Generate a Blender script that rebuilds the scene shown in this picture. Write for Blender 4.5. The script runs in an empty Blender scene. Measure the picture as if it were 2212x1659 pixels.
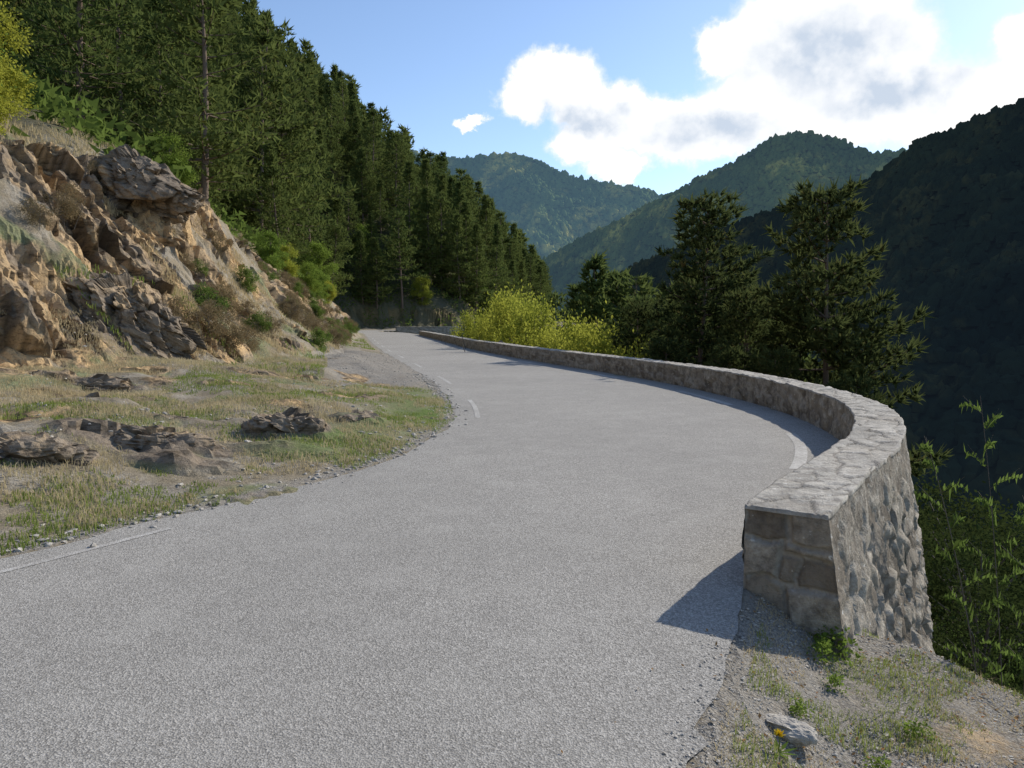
import bpy, math, random, bmesh
import numpy as np
from mathutils import Vector
random.seed(5)
RS=np.random.RandomState
scene=bpy.context.scene
COL=scene.collection

# ------------------------------------------------------------------ noise
def hsh(c,seed):
    c=c.astype(np.int64)
    h=(c[...,0]*73856093)^(c[...,1]*19349663)^(c[...,2]*83492791)^(seed*2654435761)
    h&=0xffffffff
    h=((h^(h>>16))*0x45d9f3b)&0xffffffff
    h=((h^(h>>16))*0x45d9f3b)&0xffffffff
    h=h^(h>>16)
    return (h&0xffffff)/float(0x1000000)
def vnoise(p,seed=0):
    b=np.floor(p); f=p-b; f=f*f*(3-2*f)
    r=np.zeros(len(p))
    for dx in (0,1):
        wx=f[:,0] if dx else 1-f[:,0]
        for dy in (0,1):
            wy=f[:,1] if dy else 1-f[:,1]
            for dz in (0,1):
                wz=f[:,2] if dz else 1-f[:,2]
                r+=wx*wy*wz*hsh(b+np.array([dx,dy,dz]),seed)
    return r
def fbm(p,octv=4,seed=0,gain=.5):
    a=1;s=0;t=0;q=p.copy()
    for i in range(octv):
        s+=a*vnoise(q,seed+i*17);t+=a;a*=gain;q=q*2.03+11.7
    return s/t
def p3(x,y,z=0.):
    x=np.asarray(x,float);y=np.asarray(y,float)
    return np.stack([x,y,np.zeros_like(x)+z],1)
def worley(q,seed,dim=3):
    b=np.floor(q);n=len(q)
    f1=np.full(n,9e9);f2=np.full(n,9e9);cs=np.zeros((n,3));ss=np.zeros((n,3))
    zr=(-1,0,1) if dim==3 else (0,)
    for dx in(-1,0,1):
        for dy in(-1,0,1):
            for dz in zr:
                c=b+np.array([dx,dy,dz])
                j=np.stack([hsh(c,seed),hsh(c,seed+1),hsh(c,seed+2)],1)
                if dim==2:j[:,2]=0
                s=c+.12+.76*j
                if dim==2:s[:,2]=q[:,2]
                d=((q-s)**2).sum(1)
                m=d<f1
                f2=np.where(m,f1,np.minimum(f2,d))
                f1=np.where(m,d,f1);cs[m]=c[m];ss[m]=s[m]
    return np.sqrt(f1),np.sqrt(f2),cs,ss
def facet(p,size,seed,a=.5,b=1.):
    q=p/size
    q=q+(np.stack([vnoise(q*1.3,seed+5),vnoise(q*1.3,seed+6),vnoise(q*1.3,seed+7)],1)-.5)*.5
    f1,f2,c,s=worley(q,seed)
    v=np.stack([hsh(c,seed+11),hsh(c,seed+12),hsh(c,seed+13)],1)-.5
    d=(hsh(c,seed+14)-.5)*a+((q-s)*v).sum(1)*b
    return d*size,hsh(c,seed+15),f2-f1
def sst(x):
    x=np.clip(x,0,1);return x*x*(3-2*x)
E1=np.array([.62,-.35,-.70]);E1/=np.linalg.norm(E1)
E3=np.array([.45,-.5,.74]);E3-=E1*(E3@E1);E3/=np.linalg.norm(E3);E2=np.cross(E3,E1)
def strat(p,a=.5,b=.8,c=1.5):
    return np.stack([p@E1*a,p@E2*b,p@E3*c],1)

# ------------------------------------------------------------------ mesh utils
def mesh_np(name,V,F,smooth=False,attrs=None):
    V=np.asarray(V,np.float32);F=np.asarray(F,np.int32);k=F.shape[1]
    me=bpy.data.meshes.new(name)
    me.vertices.add(len(V));me.vertices.foreach_set('co',V.ravel())
    me.loops.add(F.size);me.loops.foreach_set('vertex_index',F.ravel())
    me.polygons.add(len(F));me.polygons.foreach_set('loop_start',np.arange(len(F),dtype=np.int32)*k)
    me.polygons.foreach_set('use_smooth',np.full(len(F),smooth))
    me.update(calc_edges=True)
    if attrs:
        for n,a in attrs.items():
            at=me.attributes.new(n,'FLOAT','POINT');at.data.foreach_set('value',np.asarray(a,np.float32))
    return me
def add(name,me,mat=None,label=None,cat=None,kind=None,group=None,parent=None,loc=None):
    o=bpy.data.objects.new(name,me);COL.objects.link(o)
    if mat and me is not None and len(me.materials)==0:me.materials.append(mat)
    if label:o['label']=label
    if cat:o['category']=cat
    if kind:o['kind']=kind
    if group:o['group']=group
    if parent:o.parent=parent
    if loc is not None:o.location=loc
    return o
def gridF(nu,nv):
    i=np.arange(nu-1)[:,None]*nv+np.arange(nv-1)[None,:]
    i=i.ravel();return np.stack([i,i+1,i+nv+1,i+nv],1)
def curve(pts,n=None,s=None):
    P=np.array(pts,float);t=np.r_[0,np.cumsum(np.linalg.norm(np.diff(P,axis=0),axis=1))]
    M=np.gradient(P,t,axis=0)
    if s is None:s=np.linspace(0,t[-1],n)
    s=np.clip(s,0,t[-1]-1e-6);k=np.clip(np.searchsorted(t,s,side='right')-1,0,len(t)-2)
    h=(t[k+1]-t[k]);u=((s-t[k])/h)[:,None];h=h[:,None]
    return (2*u**3-3*u**2+1)*P[k]+(u**3-2*u**2+u)*h*M[k]+(-2*u**3+3*u**2)*P[k+1]+(u**3-u**2)*h*M[k+1]
def sdist(x,y,poly):
    best=np.full(len(x),9e9);sg=np.ones(len(x))
    for a,b in zip(poly[:-1],poly[1:]):
        d=b-a;L=d@d
        t=np.clip(((x-a[0])*d[0]+(y-a[1])*d[1])/L,0,1)
        ex=x-a[0]-t*d[0];ey=y-a[1]-t*d[1];dd=ex*ex+ey*ey
        cr=d[0]*(y-a[1])-d[1]*(x-a[0])
        m=dd<best-1e-9
        best=np.where(m,dd,best);sg=np.where(m,np.where(cr>=0,1,-1),sg)
    return np.sqrt(best)*sg

# ------------------------------------------------------------------ layout
WALL=[(1.38,4.3),(1.95,5.15),(2.55,5.98),(3.25,7.05),(3.83,8.2),(4.27,9.4),(4.62,11.3),(4.68,13.5),(4.42,16),(3.9,18.8),(3.0,22),(1.9,25.5),(.3,31),(-2,40),(-5.2,56),(-10.5,82)]
Lp=[(-12,-9),(-8.2,-2),(-6.2,1),(-4.6,3.2),(-3.43,4.83),(-2.74,5.95),(-1.876,7.28),(-1.45,8.3),(-1.12,9.81),(-.93,11.3),(-1.0,12.8),(-1.68,17.2),(-3.67,25.9),(-6.44,37.2),(-10.5,55),(-14.7,74.5),(-19,92),(-25,104),(-27,113),(-23,119),(-16,121.5),(-8,125),(-1,132),(4,145),(8,165)]
Rp=[(-6,-9),(-1.6,-3),(-.3,0),(.62,2.4),(.88,3.0),(1.14,3.6),(1.30,4.0)]+WALL+[(-14.5,96),(-18.5,104),(-19.5,110),(-16.5,113.5),(-10,115.5),(-3,119.5),(3,127),(9,142),(13,165)]
Bp=[(-18,-9),(-13.5,0),(-11,6),(-8.7,12),(-7.4,17),(-6.5,25),(-8.9,40),(-11.7,55),(-15.3,75),(-20.2,92),(-26.5,104),(-29,113),(-25,121),(-17,124),(-10,127.5),(-5,134),(-1.0,146),(3,165),(10,200),(2,300),(-80,500)]
Dp=[(5.5,-9),(5.2,-3),(4.9,1),(4.0,3.0),(3.1,3.85),(2.4,4.45),(2.52,5.0),(3.12,5.9),(3.85,7.05),(4.45,8.2),(4.83,9.3),(5.13,11.3),(5.2,13.6),(4.95,16.1),(4.43,19),(3.53,22.2),(2.43,25.8),(.83,31.3),(-1.47,40.2),(-4.67,56.2),(-9.97,82),(-13.8,96),(-17.7,104),(-18,109),(-15.5,112),(-9,114.5),(-2,118.5),(4.3,126.5),(10,142),(14.5,165),(25,200),(25,300),(-60,520)]
LC=curve(Lp,150);RC=curve(Rp,170);BC=curve(Bp,70);DC=curve(Dp,120)
OUT=[(-5.0,7.0,.8,.33,.16),(-4.1,8.0,.95,.36,.17),(-3.35,7.5,.6,.25,.12),(-2.75,9.1,.65,.32,.18),(-2.1,10.5,.5,.25,.12),(-6.9,12.2,1.0,.25,.14),(-5.9,7.7,.6,.3,.15),(-4.0,9.3,1.0,.25,.08),(-5.6,10.2,.8,.25,.1),(-3.2,10.1,.7,.2,.08),(-2.6,8.3,.6,.2,.1)]

def ground(x,y,detail=True):
    x=np.asarray(x,float);y=np.asarray(y,float)
    dB=sdist(x,y,BC);dD=-sdist(x,y,DC);dL=sdist(x,y,LC);dR=-sdist(x,y,RC)
    dB=dB+(fbm(p3(x,y)/3.,3,3)-.5)*2.4*np.clip((dL-.8)/3,0,1)
    w=np.interp(y,[0,10,14,18,25,40,55,75,100,125],[4.4,4.2,4.2,4.9,5.2,4.7,3.9,2.3,1.8,1.8])
    hc=np.interp(y,[0,10,17,25,40,55,75,100,110,125],[4.5,4.6,4.7,5.2,4.0,3.0,2.2,3.0,2.2,2.4])
    ex=np.interp(y,[12,18,24],[.9,1.0,1.1])
    t=np.clip(dB/w,0,1)
    z=hc*(t**ex)
    k1=np.interp(y,[25,45],[.40,.72])
    far=np.maximum(dB-w,0)
    z=z+np.minimum(far,6)*k1+np.maximum(far-6,0)*np.interp(y,[60,110],[.72,.82])
    z=np.where(z>80,80+25*np.tanh((z-80)/60),z)
    vg=np.clip(dL,0,9)
    v=.105*vg
    bump=(fbm(p3(x,y)/1.7,4,9)-.5)*.6*np.clip((dL-.15)/1.6,0,1)
    z=z+np.where(dL>0,v+bump,0)
    z=z+np.where(far>0,(fbm(p3(x,y)/14.,4,21)-.5)*6*np.clip(far/8,0,1),0)
    og=np.zeros(len(x))
    wob=(fbm(p3(x,y)/.4,3,71)-.5)*1.1
    for (ox,oy,rx,ry,oh) in OUT:
        e=((x-ox)/rx)**2+((y-oy)/ry)**2+wob
        og=np.maximum(og,oh*np.clip(1.1-e,0,1)**.6)
    z=z+np.where(dL>.2,og*.6,0)
    r1=np.clip(dR,0,2.8)
    sh=-(.62*np.minimum(r1,.5)+.13*np.clip(r1-.5,0,None))*np.where(y<6,1,.1)
    sh=sh-1.7*sst((dR-.52)/.25)*sst((y-4.35)/.6)
    sh+=np.where(dR>.05,(fbm(p3(x,y)/.35,4,31)-.5)*.05*np.clip(dR/.3,0,1),0)
    dn=np.clip(dD,0,None)
    drop=1.9*sst(dn/.8)+.80*dn
    drop=np.where(drop>60,60+20*np.tanh((drop-60)/40),drop)
    z=np.where(dL<0,0,z)
    z=z+np.where(dR>0,sh,0)-drop+np.where(dn>0,(fbm(p3(x,y)/5.,4,41)-.5)*1.6*np.clip(dn/4,0,1),0)
    onroad=(dL<0)&(dR<0)
    z=np.where(onroad,-.002-.05*np.clip((np.minimum(-dL,-dR)-.15)/.3,0,1),z)
    return z,dict(dB=dB,dD=dD,dL=dL,dR=dR,t=t,far=far,w=w,og=og)

# ------------------------------------------------------------------ material helpers
def newmat(name):
    m=bpy.data.materials.new(name);m.use_nodes=True;nt=m.node_tree;nt.nodes.clear()
    out=nt.nodes.new('ShaderNodeOutputMaterial');return m,nt,out
class NB:
    def __init__(s,nt):s.nt=nt
    def n(s,t,**k):
        x=s.nt.nodes.new('ShaderNode'+t)
        for a,b in k.items():setattr(x,a,b)
        return x
    def put(s,sock,v):
        if isinstance(v,bpy.types.NodeSocket):s.nt.links.new(v,sock)
        else:
            if sock.type=='RGBA' and len(v)==3:v=(*v,1)
            sock.default_value=v
    def math(s,op,a,b=0.,c=None,clamp=False):
        x=s.n('Math',operation=op);x.use_clamp=clamp
        s.put(x.inputs[0],a);s.put(x.inputs[1],b)
        if c is not None:s.put(x.inputs[2],c)
        return x.outputs[0]
    def mix(s,f,a,b,mode='MIX'):
        x=s.n('Mix',data_type='RGBA',blend_type=mode)
        s.put(x.inputs[0],f);s.put(x.inputs[6],a);s.put(x.inputs[7],b);return x.outputs[2]
    def coord(s,o='Object'):return s.n('TexCoord').outputs[o]
    def noise(s,vec,scale,detail=4,rough=.55,out='Fac'):
        x=s.n('TexNoise');s.put(x.inputs['Vector'],vec);x.inputs['Scale'].default_value=scale
        x.inputs['Detail'].default_value=detail;x.inputs['Roughness'].default_value=rough;return x.outputs[out]
    def vor(s,vec,scale,out='Distance',feature='F1'):
        x=s.n('TexVoronoi',feature=feature);s.put(x.inputs['Vector'],vec);x.inputs['Scale'].default_value=scale;return x.outputs[out]
    def rng(s,v,a,b,c=0.,d=1.):
        x=s.n('MapRange');s.put(x.inputs[0],v);x.inputs[1].default_value=a;x.inputs[2].default_value=b;x.inputs[3].default_value=c;x.inputs[4].default_value=d;return x.outputs[0]
    def attr(s,n):return s.n('Attribute',attribute_name=n).outputs['Fac']
    def bump(s,h,strength=.5,dist=.02,normal=None):
        x=s.n('Bump');s.put(x.inputs['Height'],h);x.inputs['Strength'].default_value=strength;x.inputs['Distance'].default_value=dist
        if normal:s.put(x.inputs['Normal'],normal)
        return x.outputs[0]
    def bsdf(s,out,col,rough=.9,normal=None,spec=.2,em=None,ems=0):
        x=s.n('BsdfPrincipled');s.put(x.inputs['Base Color'],col);s.put(x.inputs['Roughness'],rough);x.inputs['Specular IOR Level'].default_value=spec
        if normal:s.put(x.inputs['Normal'],normal)
        if em:s.put(x.inputs['Emission Color'],em);x.inputs['Emission Strength'].default_value=ems
        if out:s.nt.links.new(x.outputs[0],out.inputs[0])
        return x

def rock_color(b,P,cell,dark=0.):
    mp=b.n('Mapping');b.put(mp.inputs['Vector'],P);mp.inputs['Rotation'].default_value=(.5,.8,.3);mp.inputs['Scale'].default_value=(.5,1,2.4)
    n1=b.noise(P,.5,5,.6);n2=b.noise(mp.outputs[0],3.2,6,.68);n3=b.noise(P,22,4,.7)
    f=b.rng(b.math('ADD',b.math('MULTIPLY',cell,.5),n1),.62-dark,.90-dark)
    tan=b.mix(n2,(.44,.27,.12),(.71,.52,.29))
    gry=b.mix(n2,(.12,.092,.066),(.36,.295,.22))
    c=b.mix(f,tan,gry)
    c=b.mix(b.rng(n2,.36,.46,.8,0),c,(.08,.06,.040))
    c=b.mix(b.rng(n3,.35,.5,.5,0),c,(.09,.068,.046))
    c=b.mix(b.rng(b.attr('fis'),.2,1,0,.85),c,(.045,.036,.026))
    return c,n2,n3
def mat_ground():
    m,nt,out=newmat('ground_soil_grass_rock');b=NB(nt);P=b.coord()
    rk,n2,n3=rock_color(b,P,b.attr('cellr'))
    nA=b.noise(P,2.2,5,.6);nB=b.noise(P,18,4,.7);nC=b.noise(P,90,3,.7)
    dry=b.mix(nB,(.15,.12,.08),(.42,.36,.255))
    dry=b.mix(b.rng(nC,.4,.6,.4,0),dry,(.09,.07,.045))
    dry=b.mix(b.rng(nA,.45,.6,0,.6),dry,b.mix(b.vor(P,25,'Color'),(.20,.175,.14),(.46,.42,.355)))
    grn=b.mix(nB,(.05,.085,.02),(.20,.26,.075))
    gv=b.mix(b.math('POWER',b.vor(P,70,'Distance'),.8),(.44,.41,.36),(.13,.116,.097))
    gv=b.mix(b.rng(nA,.4,.65,0,.4),gv,(.28,.24,.185))
    c=b.mix(b.rng(b.math('ADD',b.attr('green'),b.math('MULTIPLY',nA,.7)),.6,1.15),dry,grn)
    c=b.mix(b.rng(b.math('ADD',b.attr('gravel'),b.math('MULTIPLY',nB,.5)),.5,.9),c,gv)
    c=b.mix(b.rng(b.math('ADD',b.attr('rock'),b.math('MULTIPLY',nB,.5)),.55,.85),c,rk)
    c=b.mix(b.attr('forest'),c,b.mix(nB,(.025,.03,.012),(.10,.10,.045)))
    h=b.math('ADD',b.math('MULTIPLY',nB,.6),b.math('MULTIPLY',nC,.3))
    h=b.math('ADD',h,n2)
    b.bsdf(out,c,.95,b.bump(h,.9,.05),.1);return m
def mat_rock(name='rock',dark=0.,plain=None):
    m,nt,out=newmat(name);b=NB(nt);P=b.coord()
    c,n2,n3=rock_color(b,P,b.attr('cellr'),dark)
    if plain:c=b.mix(b.math('ADD',b.math('MULTIPLY',b.attr('cellr'),.6),b.math('MULTIPLY',n3,.4)),plain[0],plain[1])
    b.bsdf(out,c,.92,b.bump(b.math('ADD',n2,b.math('MULTIPLY',n3,.5)),.9,.05),.15);return m
def mat_asphalt():
    m,nt,out=newmat('worn_asphalt');b=NB(nt);P=b.coord()
    sep=b.n('SeparateColor');nt.links.new(b.vor(P,125,'Color'),sep.inputs[0])
    gr=b.math('POWER',sep.outputs[0],1.15)
    big=b.noise(P,.22,5,.6);mid=b.noise(P,2.2,5,.65);fine=b.noise(P,70,3,.7)
    c=b.mix(gr,(.21,.197,.175),(.50,.475,.43))
    c=b.mix(b.rng(fine,.36,.5,.55,0),c,(.12,.113,.10))
    c=b.mix(b.rng(big,.38,.62,.34,0),c,(.205,.195,.177))
    c=b.mix(b.rng(mid,.50,.68,0,.28),c,(.42,.40,.36))
    c=b.mix(b.rng(mid,.30,.42,.25,0),c,(.20,.19,.172))
    wv=b.n('VectorMath',operation='ADD');b.put(wv.inputs[0],P);b.put(wv.inputs[1],b.noise(P,1.6,5,.75,'Color'))
    cr=b.vor(wv.outputs[0],.38,'Distance','DISTANCE_TO_EDGE')
    ck=b.math('MULTIPLY',b.rng(cr,.001,.006,1,0),b.rng(big,.50,.58,0,.22))
    c=b.mix(ck,c,(.10,.093,.083))
    h=b.math('ADD',b.vor(P,125),b.math('MULTIPLY',fine,.8))
    b.bsdf(out,c,.9,b.bump(h,.55,.006),.2);return m
def mat_paint():
    m,nt,out=newmat('worn_white_road_paint');b=NB(nt);P=b.coord()
    n=b.noise(P,20,6,.8);n2=b.noise(P,.9,2,.5);sep=b.n('SeparateColor');nt.links.new(b.vor(P,125,'Color'),sep.inputs[0])
    f=b.rng(b.math('ADD',n,b.math('MULTIPLY',n2,.6)),.74,1.08)
    c=b.mix(f,b.mix(sep.outputs[0],(.23,.217,.195),(.48,.455,.415)),(.60,.585,.55))
    b.bsdf(out,c,.85,b.bump(b.vor(P,125),.5,.005),.2);return m
def mat_wall(name,top=False):
    m,nt,out=newmat(name);b=NB(nt);P=b.coord()
    cr=b.attr('cellr');j=b.attr('joint')
    n=b.noise(P,9,6,.72);n2=b.noise(P,45,4,.7);n3=b.noise(P,2.,3,.5)
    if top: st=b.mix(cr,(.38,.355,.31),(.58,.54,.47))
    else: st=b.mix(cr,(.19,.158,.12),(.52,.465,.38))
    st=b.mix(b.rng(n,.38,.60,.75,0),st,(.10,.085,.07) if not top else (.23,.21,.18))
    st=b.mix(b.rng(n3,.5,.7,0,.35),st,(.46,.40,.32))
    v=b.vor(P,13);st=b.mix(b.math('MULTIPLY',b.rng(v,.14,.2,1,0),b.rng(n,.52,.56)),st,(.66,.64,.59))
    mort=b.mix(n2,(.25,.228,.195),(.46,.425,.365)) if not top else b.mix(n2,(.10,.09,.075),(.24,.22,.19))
    c=b.mix(j,mort,st)
    h=b.math('ADD',n,b.math('MULTIPLY',n2,.6))
    b.bsdf(out,c,.93,b.bump(h,.9,.025),.15);return m
def mat_leaf(name,c1,c2,tr=.3,sc=.9,c3=None):
    m,nt,out=newmat(name);b=NB(nt);P=b.coord()
    n=b.noise(P,sc,3,.6);r=b.n('ObjectInfo').outputs['Random']
    c=b.mix(b.rng(n,.3,.7),c1,c2)
    if c3:c=b.mix(b.rng(b.noise(P,sc*3,2,.5),.6,.72,0,.8),c,c3)
    c=b.mix(b.math('MULTIPLY',r,.45),c,tuple(x*y for x,y in zip(c2,(1.15,.95,.8))))
    d=b.n('BsdfDiffuse');b.put(d.inputs[0],c);t=b.n('BsdfTranslucent')
    b.put(t.inputs[0],b.mix(.5,c,tuple(min(1,x*1.6) for x in c2)))
    mx=b.n('MixShader');mx.inputs[0].default_value=tr
    nt.links.new(d.outputs[0],mx.inputs[1]);nt.links.new(t.outputs[0],mx.inputs[2]);nt.links.new(mx.outputs[0],out.inputs[0]);return m
def mat_bark(name,c1=(.09,.065,.05),c2=(.2,.16,.13)):
    m,nt,out=newmat(name);b=NB(nt);P=b.coord();n=b.noise(P,8,5,.7)
    b.bsdf(out,b.mix(n,c1,c2),.95,b.bump(n,.8,.03),.1);return m
def mat_hill(name,a,c,aut,haze_glow,hs,scale):
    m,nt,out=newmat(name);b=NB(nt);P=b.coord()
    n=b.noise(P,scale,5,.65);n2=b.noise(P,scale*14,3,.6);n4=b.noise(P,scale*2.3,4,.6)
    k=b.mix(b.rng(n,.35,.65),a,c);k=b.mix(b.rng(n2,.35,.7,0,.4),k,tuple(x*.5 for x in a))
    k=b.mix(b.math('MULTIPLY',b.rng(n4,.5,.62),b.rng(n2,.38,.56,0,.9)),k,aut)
    b.bsdf(out,k,1.,None,0.,haze_glow,hs);return m  # aerial haze painted in as a constant blue emission of the hill forest

M_ground=mat_ground();M_rock=mat_rock();M_rockd=mat_rock('dark_weathered_rock',.22);M_rockp=mat_rock('pale_stone',0.,((.26,.24,.205),(.54,.50,.44)))
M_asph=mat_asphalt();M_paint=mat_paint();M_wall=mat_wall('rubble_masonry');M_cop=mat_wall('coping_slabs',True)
M_pine=mat_leaf('pine_needles',(.040,.068,.023),(.130,.168,.050),.33,.45,(.20,.16,.05))
M_pine2=mat_leaf('pine_needles_near',(.030,.048,.020),(.085,.108,.038),.33,1.2,(.22,.15,.055))
M_leafg=mat_leaf('broad_leaves_green',(.07,.12,.025),(.18,.26,.05),.4,.8)
M_leafm=mat_leaf('broad_leaves_mid_green',(.05,.085,.022),(.13,.19,.045),.4,.8)
M_leafy=mat_leaf('broad_leaves_yellow_green',(.15,.20,.025),(.34,.36,.06),.4,.9,(.10,.15,.03))
M_leafa=mat_leaf('autumn_leaves',(.30,.24,.03),(.45,.33,.04),.4,.9)
M_leafd=mat_leaf('broad_leaves_dark',(.016,.028,.010),(.05,.07,.022),.25,1.2)
M_scrub=mat_leaf('dry_scrub',(.10,.08,.05),(.26,.21,.12),.2,3.,(.12,.15,.045))
M_grass=mat_leaf('grass_blades_mat',(.11,.17,.03),(.23,.28,.08),.35,1.6,(.40,.35,.20))
M_dry=mat_leaf('dry_grass_mat',(.29,.245,.14),(.52,.45,.285),.3,1.6,(.18,.20,.07))
M_bark=mat_bark('pine_bark',(.11,.08,.06),(.25,.19,.15));M_bark2=mat_bark('grey_bark',(.08,.07,.06),(.2,.18,.15))

# ------------------------------------------------------------------ ground sheet
def lines(segs):
    a=[]
    for s,e,d in segs:a.append(np.arange(s,e,d))
    return np.concatenate(a)
gx=lines([(-60,-17,.6),(-17,-14,.12),(-14,-6,.07),(-6,6,.10),(6,40,.6)])
gx=np.r_[-5000,-2500,-1200,-700,-400,-250,-160,-120,-90,-75,gx,40,44,50,58,68,80,95,115,140,180,250,400,700,1200,2500,5000]
gy=lines([(2,11,.10),(11,24,.075),(24,30,.14),(30,60,.3),(60,170,.9)])
gy=np.r_[-3000,-1000,-400,-150,-60,-30,-15,-8,-4,-2,0,1,gy,170,174,180,188,200,215,235,260,300,350,420,520,700,1000,1500,2500,4000,7000]
X,Y=np.meshgrid(gx,gy,indexing='ij');x=X.ravel();y=Y.ravel()
z,I=ground(x,y)
V=np.stack([x,y,z],1)
n_f=fbm(p3(x,y)/1.8,4,55);n_g=fbm(p3(x,y)/1.1,3,66)
rock=np.clip(np.minimum(I['dB']/.6+.2,1),0,1)*np.clip(1.3-I['far']/1.,0,1)
bare=np.clip((I['t']-.25)*2.5,0,1)*np.interp(y,[20,28,45],[1,.75,.65])
bare=np.maximum(bare,np.clip((18-y)/3,0,1))
veg=np.clip((n_f-.58+.24*(1-bare))*9,0,1)*.95
rock=np.clip(rock-veg,0,1)
rock=np.maximum(rock,np.clip(I['og']*7+ (n_g-.5)*2-.2,0,1))
patch=np.clip((fbm(p3(x,y)/1.0,4,77)-.57)*9,0,1)*np.clip((I['dL']-.8)/1.,0,1)*(y<20)
rock=np.clip(np.maximum(rock,patch),0,1)
m=(rock>.02)&(y<160)&(y>0)&(x>-45)
cell=np.zeros(len(x));fis=np.zeros(len(x))
pm=V[m].copy();flat=I['t'][m]<.02;sl=np.where(flat,.3,np.clip(.45+I['t'][m]*3,0,1))
ps=strat(pm)
d1,c1,e1=facet(ps,1.5,101,.7,1.2)
d2,c2,e2=facet(ps*np.array([.8,1,1.2]),.55,131,.75,1.2)
d3,c3,e3=facet(ps,.2,161,.6,1.2)
og=I['og'][m]
dd=(d1*.58*np.where(flat,.2,1)+d2*.78+d3*1.0)*rock[m]*np.where(og>0,.5,sl)
dd-=np.where(flat,0,.08*np.clip(1-e1/.09,0,1)+.04*np.clip(1-e2/.1,0,1))*rock[m]
nrm=np.stack([np.full(len(dd),.66),np.full(len(dd),-.35),np.full(len(dd),.66)],1)
V[m]+=nrm*dd[:,None]
cell[m]=c1*.4+c2*.35+c3*.25;fis[m]=np.maximum(np.clip(1-e1/.08,0,1),np.clip(1-e2/.08,0,.8))
cell=np.where(I['og']>0,cell+.5,cell)
green=np.clip(1-np.abs(I['dL']-.8)/1.4,0,1)*.7*((y>8)&(y<18))+np.clip((n_g-.54)*5,0,.5)
gravel=np.clip(1-I['dL']/.3,0,1)*(I['dL']>0)
stony=np.clip(1-np.abs(I['dL']-1.3)/2.1,0,1)*np.clip(1-np.abs(y-26)/12,0,1)*2
gravel=np.maximum(gravel,np.clip(stony*1.5,0,1.))
gravel=np.maximum(gravel,np.where((I['dR']>-.1)&(y<7),.7+.8*(n_g-.5),0))
green=np.where(stony>.3,green*.3,green)
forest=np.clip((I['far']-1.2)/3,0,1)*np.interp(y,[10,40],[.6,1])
forest=np.maximum(forest,np.clip((y-104)/6,0,.75)*(I['dB']>-.5))  # shade on the far rock cut, put in as dark forest-floor colour
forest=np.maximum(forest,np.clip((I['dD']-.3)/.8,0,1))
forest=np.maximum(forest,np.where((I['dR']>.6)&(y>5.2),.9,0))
green=np.where((I['dR']>0)&(y<7),np.clip((n_g-.45)*4,0,.7),green)
gm=mesh_np('ground',V,gridF(len(gx),len(gy))[:,::-1],False,dict(rock=rock,green=green,gravel=gravel,forest=forest,cellr=cell,fis=fis))
gob=add('ground',gm,M_ground,'grassy verge, rocky roadside bank and wooded mountainside','ground','structure')
def gz(px,py):
    return ground(np.atleast_1d(px),np.atleast_1d(py))[0]

# ------------------------------------------------------------------ road
Ls=curve(Lp,700);Rs=curve(Rp,1600)
jit=(fbm(np.c_[np.arange(700)*.9,np.zeros((700,2))],3,5)-.5)*.16
Ls[:,0]+=jit
yy=Rs[:,1];Rs[:,0]+=np.where((yy<4.2)&(yy>0),(fbm(np.c_[np.arange(1600)*.9,np.zeros((1600,2))],4,8,.7)-.5)*.30*np.clip((4.25-yy)/.4,0,1),0)
poly=np.r_[Ls,Rs[::-1]]
V=np.c_[poly,np.full(len(poly),.006)]
me=bpy.data.meshes.new('road');me.from_pydata([tuple(v) for v in V],[],[tuple(range(len(V)))]);me.update()
if me.polygons[0].normal.z<0:me.flip_normals()
road=add('road',me,M_asph,'worn grey asphalt mountain road in a double bend','road','structure')
def strip(path,s0,s1,off,w,z):
    s=np.arange(s0,s1,.15);C=curve(path,s=s);T=np.gradient(C,axis=0);T/=np.linalg.norm(T,axis=1)[:,None]
    Nn=np.c_[T[:,1],-T[:,0]]
    A=C+Nn*(off-w/2);B=C+Nn*(off+w/2)
    V=np.empty((2*len(s),3));V[0::2,:2]=A;V[1::2,:2]=B;V[:,2]=z
    i=np.arange(len(s)-1)*2
    return V,np.stack([i,i+1,i+3,i+2],1)
VV=[];FF=[];n0=0
def arclen(path,ytarget):
    P=np.array(path);t=np.r_[0,np.cumsum(np.linalg.norm(np.diff(P,axis=0),axis=1))]
    C=curve(path,s=np.linspace(0,t[-1],3000));k=np.argmin(np.abs(C[:1500,1]-ytarget));return k*t[-1]/3000
sr=arclen(Rp,7.6)
for k in range(13):
    a=sr+k*6.5
    v,f=strip(Rp,a,a+3.,-.55,.14,.0095);VV.append(v);FF.append(f+n0);n0+=len(v)
sl_=arclen(Lp,12.0)
for k in range(9):
    a=sl_+k*6.5
    v,f=strip(Lp,a,a+2.8,.38,.085,.0095);VV.append(v);FF.append(f+n0);n0+=len(v)
a=arclen(Lp,3.6);v,f=strip(Lp,a,a+2.6,.3,.06,.0095);VV.append(v);FF.append(f+n0);n0+=len(v)
add('road_marking',mesh_np('road_marking',np.concatenate(VV),np.concatenate(FF)[:,::-1]),M_paint,parent=road)

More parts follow.
